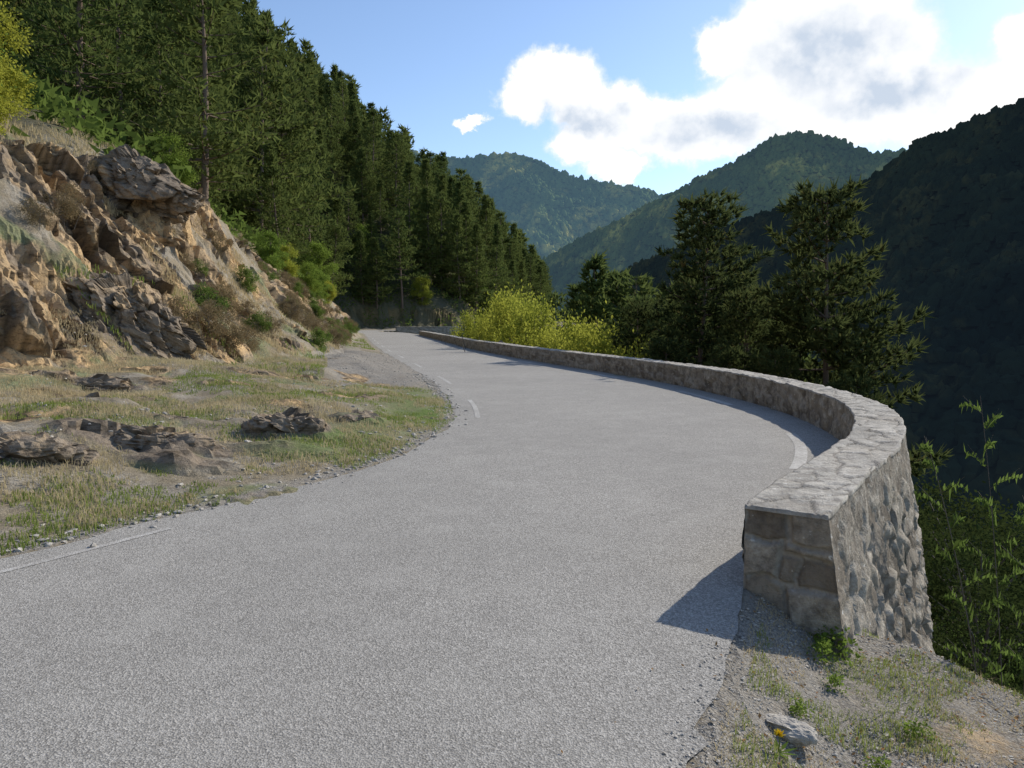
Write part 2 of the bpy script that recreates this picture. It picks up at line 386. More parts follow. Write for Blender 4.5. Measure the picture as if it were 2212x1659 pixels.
# ------------------------------------------------------------------ stone wall
def build_wall(path,steps,h0,h1,w,depth,nin,nout,label,seed=0,cap=True,group='roadside stone walls'):
    C=curve(path,s=steps);T=np.gradient(C,steps,axis=0);T/=np.linalg.norm(T,axis=1)[:,None]
    # smooth tangents
    for _ in range(12 if len(steps)>200 else 1):
        T[1:-1]=(T[:-2]+T[2:]+T[1:-1])/3;T/=np.linalg.norm(T,axis=1)[:,None]
    Nn=np.c_[T[:,1],-T[:,0]]
    L=steps[-1];H=h0+(h1-h0)*steps/L+(fbm(p3(steps/2.5,steps*0),3,seed+3)-.5)*.05
    base=add('stone_wall',None,label=label,cat='wall',group=group,loc=(C[0,0],C[0,1],0))
    org=np.array([C[0,0],C[0,1],0])
    BT=.15
    def stones(s,v,cs,cv,sd):
        q=np.stack([s/cs,v/cv,np.zeros_like(s)],1)
        q[:,0]+=(vnoise(q*.9,sd)-.5)*.7;q[:,1]+=(vnoise(q*.9+9,sd)-.5)*.7;q[:,2]=0
        f1,f2,c,ss=worley(q,sd,2)
        tl=((q-ss)[:,0]*(hsh(c,sd+21)-.5)+(q-ss)[:,1]*(hsh(c,sd+22)-.5))
        return np.clip((f2-f1)/.13,0,1),hsh(c,sd+9),tl
    vv=[];ff=[];jj=[];cc=[];n0=0
    for side in ('in','out'):
        nz=nin if side=='in' else nout
        t=np.linspace(0,1,nz)
        Sg,Tg=np.meshgrid(steps,t,indexing='ij');Hh=np.repeat(H[:,None],nz,1)-.012
        if side=='in':Z=-.15+(Hh+.15)*Tg;O=np.zeros_like(Z)
        else:Z=Hh-(Hh+depth)*Tg;O=w+BT*(Hh-Z)
        j,c,tl=stones(Sg.ravel(),Z.ravel()+50,.24,.16,seed+(20 if side=='in' else 40))
        fb=fbm(np.c_[Sg.ravel()*7,Z.ravel()*7,Z.ravel()*0],5,seed+60,.6)-.5
        dsp=((sst(j)-1)*.020+(c-.5)*.030+tl*.05+fb*.05).reshape(Z.shape)
        edge=np.clip(Tg*8,0,1) if side=='out' else np.clip((1-Tg)*4,0,1)
        dsp=dsp*(.3+.7*edge)
        if side=='out':dsp*=(1+.8*np.clip(-Z,0,1.5))
        sg=-1 if side=='in' else 1
        Pn=C[:,None,:]+Nn[:,None,:]*(O+sg*dsp)[...,None]
        P=np.concatenate([Pn,Z[...,None]],2).reshape(-1,3)-org
        F=gridF(len(steps),nz)
        vv.append(P);ff.append(F+n0);n0+=len(P);jj.append(sst(j));cc.append(c)
    if cap:
        rects=[(-.01,.235,.335,.52),(.25,.53,.325,.52),(-.01,.20,.10,.325),(.21,.31,.10,.24),(.22,.54,.262,.315),(.32,.56,.08,.25),(-.01,.24,-.16,.085),(.25,.62,-.2,.065),(-.01,.3,-.4,-.18),(.31,.66,-.42,-.215)]
        u=np.linspace(0,1,60);zt=np.linspace(0,1,110)
        U,Tt=np.meshgrid(u,zt,indexing='ij');Z=-.6+(H[0]-.012+.6)*Tt
        Wd=w+BT*(H[0]-Z);O=U*Wd
        uo=O.ravel()+(vnoise(np.c_[O.ravel()*9,Z.ravel()*9,Z.ravel()*0],3)-.5)*.045;zo=Z.ravel()+(vnoise(np.c_[O.ravel()*8,Z.ravel()*8,Z.ravel()*0],8)-.5)*.05
        j=np.zeros(len(uo));c=np.full(len(uo),.5)
        for k,(a,b_,c_,d_) in enumerate(rects):
            e=np.minimum(np.minimum(uo-a,b_-uo),np.minimum(zo-c_,d_-zo))
            v=np.clip(e/.016,0,1);mm=v>j;j=np.where(mm,v,j);c=np.where(mm,(k*.37+.15)%1,c)
        fb=fbm(np.c_[O.ravel()*9,Z.ravel()*9,Z.ravel()*0+4],4,seed+70)-.5
        dsp=((sst(j)-1)*.028+(c-.5)*.03+fb*.04).reshape(Z.shape)
        em=np.minimum(np.minimum(U,1-U)*10,1);dsp*=.3+.7*em
        Pn=C[0]+Nn[0]*O[...,None]-T[0]*(dsp+.0)[...,None]
        P=np.concatenate([Pn,Z[...,None]],2).reshape(-1,3)-org
        vv.append(P);ff.append(gridF(60,110)+n0);n0+=len(P);jj.append(sst(j));cc.append(c)
    add('masonry',mesh_np('masonry',np.concatenate(vv),np.concatenate(ff),True,dict(joint=np.concatenate(jj),cellr=np.concatenate(cc))),M_wall,parent=base)
    nc=34;o=np.linspace(-.004,w+.006,nc)
    o=np.r_[-.004,o,w+.006];drop=np.r_[.03,np.zeros(nc),.03]
    Sg,Og=np.meshgrid(steps,o,indexing='ij');Z=H[:,None]-drop[None,:]
    j,c,tl=stones(Sg.ravel(),Og.ravel()+30,.29,.22,seed+80)
    fb=fbm(np.c_[Sg.ravel()*5,Og.ravel()*5,Og.ravel()*0],5,seed+90,.6)-.5
    dz=((sst(j*1.2)-1)*.012+(c-.5)*.014+tl*.025+fb*.025).reshape(Z.shape)
    dz[:,0]*=.5;dz[:,-1]*=.5
    eo=(fbm(np.c_[Sg.ravel()*5,Og.ravel()*0,Og.ravel()*0+9],3,seed+95)-.5).reshape(Z.shape)*.04*np.sign(Og-w/2)*(np.abs(Og-w/2)>w/2-.02)
    Pn=C[:,None,:]+Nn[:,None,:]*(Og+eo)[...,None]
    P=np.concatenate([Pn,(Z+dz)[...,None]],2)
    lip=P[0].copy();lip[:,:2]-=T[0]*.006;lipb=lip.copy();lipb[:,2]=H[0]-.03
    P=np.concatenate([lipb[None],lip[None],P],0);k=P.shape[0]
    j=np.r_[np.ones(2*(nc+2)),j];c=np.r_[np.full(2*(nc+2),.6),c]
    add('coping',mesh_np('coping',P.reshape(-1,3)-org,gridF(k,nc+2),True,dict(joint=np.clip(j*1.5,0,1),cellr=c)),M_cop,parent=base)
    return base
steps=np.r_[np.arange(0,8.5,.026),np.arange(8.5,20,.07),np.arange(20,85.5,.25)]
build_wall(WALL,steps,.53,.46,.46,4.2,22,160,'low curved rubble stone parapet wall with flat coping along the valley side of the road')
w2=[(-17.6,112.2),(-12,114.2),(-6,116.8),(-1.5,119.5),(4,127)]
build_wall(w2,np.arange(0,26,.3),.6,.6,.45,1.,8,10,'distant low stone parapet wall at the second bend',seed=300,cap=False)

# ------------------------------------------------------------------ rocks
def ico(sub):
    bm=bmesh.new();bmesh.ops.create_icosphere(bm,subdivisions=sub,radius=1.)
    V=np.array([v.co[:] for v in bm.verts]);F=np.array([[v.index for v in f.verts] for f in bm.faces]);bm.free();return V,F
ICO={s:ico(s) for s in (1,2,3,4,5,6)}
def rock_mesh(name,size,seed,sub=5,wedge=0.,k=1.):
    V,F=ICO[sub];V=V.copy()
    V=np.sign(V)*np.abs(V)**.85
    if wedge:V[:,2]=np.where(V[:,2]>0,V[:,2]*(1-wedge*np.abs(V[:,0]+.1)),V[:,2])
    P=V*np.array(size)/2.;s=max(size)
    nr=P/np.linalg.norm(P,axis=1)[:,None]
    q=strat(P+seed*13.1,.6,.8,1.3)
    d1,c1,e1=facet(q,s*.30,seed+1,.7,1.4);d2,c2,e2=facet(q,s*.12,seed+31,.9,1.4);d3,c3,_=facet(q,s*.05,seed+61,.8,1.3)
    d=k*(d1*.6+d2*.6+d3*.7)-s*.015*np.clip(1-e1/.1,0,1)
    P=P+nr*d[:,None]
    return mesh_np(name,P,F,False,dict(cellr=c1*.4+c2*.35+c3*.25,fis=np.maximum(np.clip(1-e1/.08,0,1),np.clip(1-e2/.08,0,.8))))
def rock(name,x,y,z,size,seed,mat,label,rot=0,sub=5,cat='rock',group=None,wedge=0.,k=1.,tilt=(0,0)):
    me=rock_mesh(name,size,seed,sub,wedge,k)
    o=add(name,me,mat,label,cat,group=group,loc=(x,y,z));o.rotation_euler=(tilt[0],tilt[1],rot);return o
G='rock outcrops in the grassy verge'
def zz0(x,y,d=0):return float(gz(x,y)[0])+d
rock('rock_outcrop',-4.85,6.95,zz0(-4.85,6.95,-.13),(1.3,.6,.36),11,M_rockd,'low dark layered rock outcrop in the grass beside the road',.2,group=G,k=.8)
rock('rock_outcrop',-4.0,8.1,zz0(-4.0,8.1,-.13),(1.4,.6,.38),18,M_rockd,'low dark layered rock outcrop in the grass beside the road',-.1,group=G,k=.7)
rock('rock_outcrop',-2.8,9.1,zz0(-2.8,9.1,-.1),(1.0,.55,.42),14,M_rockd,'jagged dark rock slab in the grass beside the road',.1,group=G,k=.9)
rock('rock_outcrop',-2.2,10.5,zz0(-2.2,10.5,-.1),(.7,.45,.30),15,M_rockd,'small dark rock in the green grass',.8,sub=4,group=G)
rock('rock_outcrop',-6.8,12.1,zz0(-6.8,12.1,-.1),(1.1,.45,.30),16,M_rockd,'low flat dark rock in dry grass',.1,sub=4,group=G)
M_rockb=mat_rock('brown_weathered_rock',.18)
rock('boulder',-8.9,17.4,1.55,(2.9,2.0,1.9),26,M_rockb,'brown jagged boulder embedded in the rocky bank',.5,sub=6,wedge=.6,k=1.,tilt=(.1,.5))
rock('boulder',-11.4,23.2,5.65,(3.6,2.4,1.8),27,M_rockb,'dark wedge-shaped boulder on the crest of the bank',-.2,sub=6,wedge=.8,k=1.,tilt=(.05,.15))
rock('stone',1.17,3.02,zz0(1.17,3.02,.015),(.25,.14,.08),31,M_rockp,'flat pale stone lying on the gravel shoulder',-.5,sub=4,k=.5)
rock('stone',1.38,2.9,zz0(1.38,2.9,.01),(.15,.09,.05),32,M_rockp,'small grey stone on the gravel shoulder',-.6,sub=3,k=.5)

def gravel(name,x,y,smin,smax,seed,label,zoff=0):
    r=RS(seed);n=len(x);V0,F0=ICO[1];k=len(V0)
    s=smin+(smax-smin)*r.rand(n)**6
    zg,I=ground(x,y);z=np.where((I['dL']<0)&(I['dR']<0),.006,zg)+zoff
    J=V0[None]*(1+.5*(r.rand(n,k,1)-.5));J=J*s[:,None,None]*np.stack([.6+r.rand(n),.6+r.rand(n),.35+.4*r.rand(n)],1)[:,None,:]*.5
    V=J+np.stack([x,y,z+s*.1],1)[:,None,:]
    F=F0[None]+(np.arange(n)*k)[:,None,None]
    add(name,mesh_np(name,V.reshape(-1,3),F.reshape(-1,3),False,dict(cellr=np.repeat(r.rand(n),k))),M_rockp,label,'gravel','stuff')
r=RS(77)
s=r.rand(3600)**.8*26+8.;C=curve(Lp,s=s+0);off=r.randn(3600)*.11-.12
T=curve(Lp,s=s+.1)-C;T/=np.linalg.norm(T,axis=1)[:,None]
g1=C+np.c_[T[:,1],-T[:,0]]*off[:,None]
px_=r.uniform(.1,3.4,40000);py_=r.uniform(2.1,4.7,40000)
dR=-sdist(px_,py_,RC);k=(dR>-.22*r.rand(40000)**1.6)&~((py_>4.0)&(dR<.02))
px2=r.uniform(-9.5,-1.6,6600);py2=r.uniform(16,37,6600);d2_=sdist(px2,py2,LC)
kk=(d2_>.05)&(d2_<3.)
px3=r.uniform(-9,-1,7000);py3=r.uniform(5.5,16,7000);d3_=sdist(px3,py3,LC);k3=(d3_>.2)&(fbm(p3(px3,py3)/1.2,3,99)>.48)
gravel('gravel',np.r_[g1[:,0],px2[kk],px3[k3]],np.r_[g1[:,1],py2[kk],py3[k3]],.010,.065,5,'loose gravel and small stones along the road edge')
gravel('gravel',px_[k],py_[k],.004,.018,6,'fine gravel on the shoulder beside the wall end')

# ------------------------------------------------------------------ grass
def blades(x,y,z,h,w,seed,lean=.5):
    r=RS(seed);n=len(x);a=r.rand(n)*6.283;b=r.rand(n)*6.283
    L=h*lean*r.rand(n)
    sx=np.cos(a)*w/2;sy=np.sin(a)*w/2
    V=np.empty((n,5,3))
    V[:,0]=np.stack([x-sx,y-sy,z-.01],1);V[:,1]=np.stack([x+sx,y+sy,z-.01],1)
    mx=x+np.cos(b)*L*.3;my=y+np.sin(b)*L*.3
    V[:,2]=np.stack([mx+sx*.7,my+sy*.7,z+h*.6],1);V[:,3]=np.stack([mx-sx*.7,my-sy*.7,z+h*.6],1)
    V[:,4]=np.stack([x+np.cos(b)*L,y+np.sin(b)*L,z+h*(1-.3*r.rand(n))],1)
    i=np.arange(n)[:,None]*5
    F=np.concatenate([i+np.array([0,1,2]),i+np.array([0,2,3]),i+np.array([3,2,4])])
    return V.reshape(-1,3),F
def grass(name,n,bx,thr,hr,w,mat,seed,label,cond,ns=1.1,lean=.7):
    r=RS(seed);x=r.uniform(bx[0],bx[1],n);y=bx[2]+(bx[3]-bx[2])*r.rand(n)**1.3
    z,I=ground(x,y);nn=fbm(p3(x,y)/ns,3,seed+5)+.35*(fbm(p3(x,y)/.18,2,seed+9)-.5)
    k=cond(x,y,I)&(nn>thr)&(I['og']<.05);x=x[k];y=y[k];z=z[k];nn=nn[k]
    h=hr[0]+(hr[1]-hr[0])*r.rand(len(x))**1.6*np.clip((nn-thr)*5+.3,.3,1)
    V,F=blades(x,y,z,h,w,seed+1,lean)
    print(name,len(x))
    add(name,mesh_np(name,V,F),mat,label,'grass','stuff')
vis=lambda x,y:(x>-.74*y-.5)
nst=lambda y,I:((y<16.5)|(I['dL']>2.7)|(y>37))
grass('green_grass',180000,(-10,-.6,4.5,22),.52,(.02,.08),.009,M_grass,201,'short green grass on the roadside verge',lambda x,y,I:(I['dL']>.04)&(I['dL']<5)&(I['t']<.1)&vis(x,y)&nst(y,I),.9)
grass('dry_grass',260000,(-13,-1,4.5,24),.47,(.03,.13),.008,M_dry,202,'dry straw-coloured grass on the verge and bank',lambda x,y,I:(I['dL']>.15)&(I['t']<.2)&vis(x,y)&nst(y,I),1.,1.1)
grass('dry_grass',70000,(-22,-6,14,50),.42,(.10,.3),.025,M_dry,203,'dry grass on top of the rocky bank',lambda x,y,I:(I['t']>.95)&(I['far']>.2)&(I['far']<5)&vis(x,y),2.2,.8)
grass('dry_grass',130000,(-14,-5,17,50),.50,(.08,.26),.018,M_dry,209,'dry grass tufts on the slope of the bank',lambda x,y,I:(I['t']>.03)&(I['t']<np.interp(y,[17,22],[.25,.9]))&vis(x,y),.9,.9)
grass('green_grass',50000,(-12,-2,16,75),.50,(.06,.2),.025,M_grass,204,'rough grass at the foot of the bank',lambda x,y,I:(I['dL']>.4)&((I['dL']>2.8)|(y>36))&(I['t']<.4)&vis(x,y),1.4,.7)
grass('green_grass',36000,(.8,3.6,2.2,4.5),.53,(.015,.06),.004,M_grass,205,'tufts of short grass on the gravel shoulder',lambda x,y,I:(I['dR']>.08)&(I['dD']<.3),.30,.9)
grass('dry_grass',20000,(.75,3.6,2.2,4.6),.46,(.01,.035),.004,M_dry,206,'flattened dry grass on the gravel shoulder',lambda x,y,I:(I['dR']>.03)&(I['dD']<.3),.4,2.6)
grass('green_grass',16000,(1.8,9,2.5,16),.3,(.1,.35),.015,M_leafd,207,'tall grass on the steep bank below the wall',lambda x,y,I:(I['dD']>.9),1.,.7)

# ------------------------------------------------------------------ trees
def tube(pts,rad,sides):
    pts=np.array(pts,float);n=len(pts);T=np.gradient(pts,axis=0);T/=np.linalg.norm(T,axis=1)[:,None]+1e-9
    a=np.array([1.,0,0]) if abs(T[0,0])<.7 else np.array([0,1.,0])
    U=np.cross(T,a);U/=np.linalg.norm(U,axis=1)[:,None]+1e-9;W=np.cross(T,U)
    th=np.arange(sides)*2*math.pi/sides
    V=pts[:,None]+np.array(rad)[:,None,None]*(np.cos(th)[None,:,None]*U[:,None]+np.sin(th)[None,:,None]*W[:,None])
    i=np.arange(n-1)[:,None]*sides+np.arange(sides)[None];j=np.arange(n-1)[:,None]*sides+(np.arange(sides)[None]+1)%sides
    F=np.stack([i,j,j+sides,i+sides],2).reshape(-1,4);return V.reshape(-1,3),F
class Acc:
    def __init__(s):s.v=[];s.f=[];s.n=0
    def a(s,vf):s.v.append(vf[0]);s.f.append(vf[1]+s.n);s.n+=len(vf[0])
    def mesh(s,name,smooth=True):return mesh_np(name,np.concatenate(s.v),np.concatenate(s.f),smooth)
def sprays(C,D,ln,w,k,seed,up=.35,rnd=.8):
    r=RS(seed);C=np.repeat(C,k,0);D=np.repeat(D,k,0);n=len(C)
    d=D*.6+r.randn(n,3)*rnd*.6;d[:,2]+=up;d/=np.linalg.norm(d,axis=1)[:,None]+1e-9
    q=r.randn(n,3);sd=np.cross(d,q);sd/=np.linalg.norm(sd,axis=1)[:,None]+1e-9
    l=ln*(.6+.8*r.rand(n))[:,None];ww=w*(.6+.8*r.rand(n))[:,None]
    V=np.empty((n,3,3));V[:,0]=C-sd*ww;V[:,1]=C+sd*ww;V[:,2]=C+d*l
    return V.reshape(-1,3),np.arange(3*n).reshape(-1,3)
def pine_meshes(seed,H,cb,W,sp,ln,w,k,shape=.75,gap=.0,whorl=.55,lean=0.,lowf=3.2,rl=.5,elv=.75,low0=.5):
    r=RS(seed);A=Acc()
    tz=np.linspace(0,1,14);bx=lean*tz**1.5*H*.1+.15*np.sin(tz*5+seed);by=.12*np.sin(tz*4+seed*2)
    tp=np.c_[bx,by,tz*H-0.6*(tz==0)];A.a(tube(tp,(H*.0125)*(1-tz)**.9+.02,8))
    Cs=[];Ds=[];z=cb*H
    while z<H*.985:
        u=(z-cb*H)/(H*(1-cb));nb=r.randint(4,7);a0=r.rand()*6.28
        base=np.array([np.interp(z/H,tz,bx),np.interp(z/H,tz,by),z])
        low=min(1,low0+u*lowf)
        for i in range(nb):
            if r.rand()<gap:continue
            az=a0+i*6.283/nb+r.randn()*.3
            L=W*((1-u)**shape)*low*(1.05-rl+2*rl*r.rand()*.7)+.15
            el=-.15+elv*u+r.randn()*.12
            d=np.array([math.cos(az)*math.cos(el),math.sin(az)*math.cos(el),math.sin(el)])
            t=np.linspace(0,1,5)[:,None];pts=base+d*L*t+np.array([0,0,.16*L])*t**2.2
            A.a(tube(pts,np.linspace(.012*H*.25*(1-u*.6)+.008,.006,5),4))
            ns=max(2,int(L/(sp*1.5)))
            for q in range(ns+1):
                tt=.25+.75*q/ns;pc=base+d*L*tt+np.array([0,0,.16*L])*tt**2.2
                Cs.append(pc);Ds.append(d)
                sl2=(.42*L*(1-tt)+.26)*(.6+.7*r.rand())
                for sgn in(-1,1):
                    a2=az+sgn*(.75+.3*r.rand());sd=np.array([math.cos(a2),math.sin(a2),.25+.2*r.randn()])
                    m=max(1,int(sl2/sp))
                    for g in range(1,m+1):
                        Cs.append(pc+sd*sl2*g/m+r.randn(3)*sp*.18);Ds.append(sd)
        z+=whorl*(.7+.6*r.rand())*(1-.35*u)
    Cs=np.array(Cs);Ds=np.array(Ds)
    V,F=sprays(Cs,Ds,ln,w,k,seed+3)
    print('pine',len(F))
    return A.mesh('trunk'),mesh_np('crown',V,F),V
def broad_meshes(seed,H,W,n,leaf,base=.15,nb=26,stems=1,rs=1.,flat=.75):
    r=RS(seed);A=Acc()
    for s in range(stems):
        ox,oy=(r.randn(2)*.12*W*(stems>1))
        tp=np.c_[ox+np.linspace(0,ox*2,6),oy+np.linspace(0,oy*2,6),np.linspace(-.5,H*.75,6)];A.a(tube(tp,np.linspace(.018*H,.006*H,6)/max(1,stems**.5),6))
    B=[]
    for i in range(nb):
        u=r.rand();zz=H*(base+(1-base)*u);rr=W/2*math.sin(math.pi*(.18+.75*u))**.7*r.rand()**.5;a=r.rand()*6.28
        c=np.array([rr*math.cos(a),rr*math.sin(a),zz*.93]);rad=(.08+.14*r.rand())*W*rs;B.append((c,rad))
        st=np.array([0,0,max(.1,zz*.55)]);mid=(st+c)/2+np.array([0,0,.08*H]);A.a(tube([st,mid,c],[.006*H,.004*H,.002*H],4))
    cc=np.array([b[0] for b in B]);rd=np.array([b[1] for b in B]);k=r.randint(0,nb,n)
    d=r.randn(n,3);d/=np.linalg.norm(d,axis=1)[:,None]
    P=cc[k]+d*(rd[k]*(r.rand(n)**.45)*(1+.35*np.abs(r.randn(n))))[:,None]*np.array([1,1,flat])
    D=d*.7+np.array([0,0,-.1])
    q=r.randn(n,3);dd=D+r.randn(n,3)*.5;dd/=np.linalg.norm(dd,axis=1)[:,None];sd=np.cross(dd,q);sd/=np.linalg.norm(sd,axis=1)[:,None]
    l=leaf*(.6+.8*r.rand(n))[:,None]
    V=np.empty((n,4,3));V[:,0]=P;V[:,1]=P+dd*l*.5+sd*l*.32;V[:,2]=P+dd*l;V[:,3]=P+dd*l*.5-sd*l*.32
    return A.mesh('trunk'),mesh_np('crown',V.reshape(-1,3),np.arange(4*n).reshape(-1,4)),None
def place(kind,meshes,x,y,z,scale,rot,label,cat,group,tilt=0.,zs=1.):
    o=bpy.data.objects.new(kind,None);COL.objects.link(o);o.location=(x,y,z);o.scale=(scale,scale,scale*zs);o.rotation_euler=(tilt,tilt*.5,rot)
    o['label']=label;o['category']=cat;o['group']=group
    for nm,me in zip(('trunk','crown'),meshes[:2]):
        c=bpy.data.objects.new(nm,me);COL.objects.link(c);c.parent=o
    return o
def setm(ms,a,b):ms[0].materials.append(a);ms[1].materials.append(b);return ms
PV=[setm(pine_meshes(400+i,15,cb,W,.42,.5,.09,4,sh,gp,wh,lean,6.,.6),M_bark,M_pine) for i,(cb,W,sh,wh,gp,lean) in enumerate([(.10,4.1,1.0,.80,.18,0),(.15,4.4,.8,.88,.22,.2),(.06,3.7,1.15,.74,.14,-.1),(.22,4.2,.62,.92,.26,.3),(.12,4.5,1.15,.84,.18,0)])]
BV=[setm(broad_meshes(450+i,8,5,11000,.2,.12,40),M_bark2,m_) for i,m_ in enumerate([M_leafg,M_leafy,M_leafa])]
r=RS(9);pts=[]
for X0 in np.arange(-150,22,5.2):
    for Y0 in np.arange(20,240,5.2):
        pts.append((X0+r.uniform(-2.6,2.6),Y0+r.uniform(-2.6,2.6)))
pts=np.array(pts);z,I=ground(pts[:,0],pts[:,1])
k=(pts[:,0]>-.74*pts[:,1]-2)&np.where(pts[:,1]<32,I['far']>2.2,np.where(pts[:,1]<90,I['far']>.4,I['dB']>.6))&(I['dB']>0)
k&=(pts[:,0]>-.45*pts[:,1]-14)|(pts[:,1]<60)
k&=((z+12)/pts[:,1]<.62)
pts=pts[k];z=z[k];far=I['far'][k]
order=np.argsort(np.hypot(pts[:,0],pts[:,1]))
print('left trees candidates',len(order))
cnt=0;rest=[]
for i in order:
    x_,y_=pts[i]
    sc=(.52+.85*r.rand()**1.2)*(.75 if far[i]<2 else 1)
    if y_>110 and x_>-50:sc=min(max(sc,.75),1.25)
    if y_<105 and -.46<x_/y_<-.22 and far[i]>6:sc*=.80
    if cnt>=290:rest.append((x_,y_,z[i]-.2,sc));continue
    if r.rand()<.07:
        place('broadleaf_tree',BV[0] if r.rand()<.7 else BV[1],x_,y_,z[i]-.2,min(sc,1.)*.9,r.rand()*6.28,'green leafy tree among the pines on the steep hillside','tree','broadleaf trees on the hillside')
        continue
    place('pine_tree',PV[r.randint(0,5)],x_,y_,z[i]-.2,sc,r.rand()*6.28,'dark green pine in the dense forest on the steep hillside','tree','pines on the hillside',r.randn()*.03,r.uniform(.92,1.25));cnt+=1
print('rest',len(rest))
if rest:
    out=[];src=[PV[i][2].reshape(-1,3,3) for i in range(5)]
    for q,(x_,y_,z_,sc) in enumerate(rest[:600]):
        T_=src[q%5];idx=r.choice(len(T_),1200,replace=False);t=T_[idx];c=t.mean(1,keepdims=True);t=c+(t-c)*2.2
        a=r.rand()*6.28;R=np.array([[math.cos(a),-math.sin(a),0],[math.sin(a),math.cos(a),0],[0,0,1]])
        out.append((t@R.T)*sc*np.array([1,1,1.1])+np.array([x_,y_,z_]))
    out=np.concatenate(out).reshape(-1,3)
    add('forest',mesh_np('forest',out,np.arange(len(out)).reshape(-1,3)),M_pine,'far part of the dense pine forest on the mountainside','forest','stuff')
n=90000;x_=r.uniform(-45,14,n);y_=20+140*r.rand(n)**1.2;zg,I=ground(x_,y_)
k=(((I['far']>.8)&(I['far']<14))|((y_>104)&(I['dB']>-.3)&(I['far']<8)))&(x_>-.74*y_-1)&(fbm(p3(x_,y_)/2.5,3,44)>.45);x_=x_[k];y_=y_[k];zg=zg[k];n=len(x_)
C=np.c_[x_,y_,zg+r.rand(n)**1.5*1.3];D_=r.randn(n,3)*.5
V,F=sprays(C,D_,.42,.13,1,77,.3,.8);print('under',n)
add('undergrowth',mesh_np('undergrowth',V,F),M_leafm,'leafy green undergrowth at the edge of the pine wood','undergrowth','stuff')
for x_,y_,v,s_ in [(-15.4,20.8,0,.42),(-14.0,20.3,1,.28),(-17.8,23,2,.7),(-15.2,18.6,0,.3),(-16,19.5,1,.4),(-16.6,24,1,.45),(-13.6,30,0,.3),(-14.2,44,0,.35),(-14.6,48,1,.3),(-15.6,57,0,.35),(-16.4,63,0,.4),(-17.3,70,1,.3)]:
    place('shrub',BV[v],x_,y_,gz(x_,y_)[0]-.1,s_,x_*3,'yellow-leaved shrub on the bank' if v==2 else 'bright green leafy shrub on the bank','shrub','leafy shrubs on the bank')
SV=[setm(broad_meshes(480+i,1.2,1.6,5200,.05,.02,24,3),M_bark2,M_scrub) for i in range(2)]
SV.append(setm(broad_meshes(485,1.2,1.5,5200,.06,.02,24,3),M_bark2,M_leafm))
r=RS(31)
sp_=[]
for t_ in range(2400):
    x_=r.uniform(-16,-4);y_=r.uniform(14,76)
    if x_<-.72*y_:continue
    _,I=ground(np.array([x_]),np.array([y_]))
    if .03<I['t'][0]<.96 and (y_>22 or I['t'][0]<.3 or r.rand()<.3):
        sp_.append((x_,y_,float(_[0]),I['t'][0]))
    if len(sp_)>=110:break
for i,(x_,y_,z_,t_) in enumerate(sp_):
    g=(i%4==3) or (y_>40 and i%2)
    s_=.3+.45*r.rand()
    place('scrub_bush',SV[2 if g else i%2],x_,y_,z_-.08,s_,i*1.3,'green low bush on the rocky bank' if g else 'dry grey-brown scrub bush on the rocky bank','bush','scrub on the rocky bank')

NP=[setm(pine_meshes(500,14.5,.08,3.5,.27,.33,.05,10,.50,.10,.66,.1,3.2,.5,.5,.75),M_bark,M_pine2),
    setm(pine_meshes(501,14.,.06,3.7,.27,.33,.05,10,.50,.13,.74,.2,3.2,.6,.45,.8),M_bark,M_pine2)]
def at(kind,ms,x_,y_,ztop,H,label,group,rot=0,wide=1.):
    zz=gz(x_,y_)[0];s_=(ztop-zz)/H
    o=place(kind,ms,x_,y_,zz-.1,s_,rot,label,'tree',group);o.scale=(s_*wide,s_*wide,s_);return o
GV='pines on the slope below the road'
at('pine_tree',NP[0],8.5,34,6.9,14.5,'tall round-topped pine just beyond the parapet wall',GV,.3)
at('pine_tree',NP[1],11.1,26,6.1,14,'irregular open-crowned pine with brownish tufts beyond the parapet wall',GV,1.6,.9)
for i,(x_,y_,zt) in enumerate([(8.9,29,2.4),(10.9,36,4.0),(9.0,25,.4),(6.6,31,1.0),(6.2,36,2.2),(7.2,40,2.8),(10.2,42,3.8),(11.2,28.5,2.0),(10.9,23,-.4),(8.0,27,.8),(10.0,23.5,-.6),(9.6,31,2.6)]):
    at('pine_tree',NP[i%2],x_,y_,zt,14.3,'dark pine on the steep slope beyond the parapet wall',GV,i*1.1,.9)
for i,(x_,y_,zt) in enumerate([(7.0,60,7.0),(9.0,64,5.5),(10.5,60,5.),(12.6,58,4.6),(5.8,66,4.5),(4.2,72,4.),(14,54,4.2),(9,52,3.),(11.5,50,3.4),(15.5,50,3.),(8.0,46,2.),(2.0,78,3.5),(0,84,4.),(-3,90,5),(17,47,2.5),(13,44,2.5)]):
    at('pine_tree',PV[(2,0,3)[i%3]],x_,y_,zt,15,'dark conical pine on the valley slope behind the yellow bushes',GV,i*1.7,wide=1.)
YV=[setm(broad_meshes(520+i,5,4.2,15000,.10,.05,70,5,.62,1.25),M_bark2,M_leafy) for i in range(2)]
r=RS(12)
for i,(x_,y_,zt) in enumerate([(2.2,35,1.7),(3.8,35.5,1.2),(5.0,36,.5),(1.0,39,2.6),(2.8,41,2.5),(-.4,43,2.5),(.9,47,2.9),(-1.8,49,2.6),(-.4,53,3.2),(4.6,41,1.8),(3.6,33,.1),(-3.2,56,2.2),(5.8,33.5,.0)]):
    zz=gz(x_,y_)[0];zt+=r.uniform(-.6,.6);H=(zt-zz)/5
    o=place('bush',YV[i%2],x_,y_,zz-.2,H,i*2.1,'bright yellow-green leafy bush behind the parapet wall','bush','yellow-green bushes behind the wall');o.scale=(max(.7,H*.7),)*2+(H,)
DV=[setm(broad_meshes(540+i,3.4,2.8,14000,.05,.03,50,3,.8),M_bark2,m_) for i,m_ in enumerate([M_leafd,M_leafm,M_leafy])]
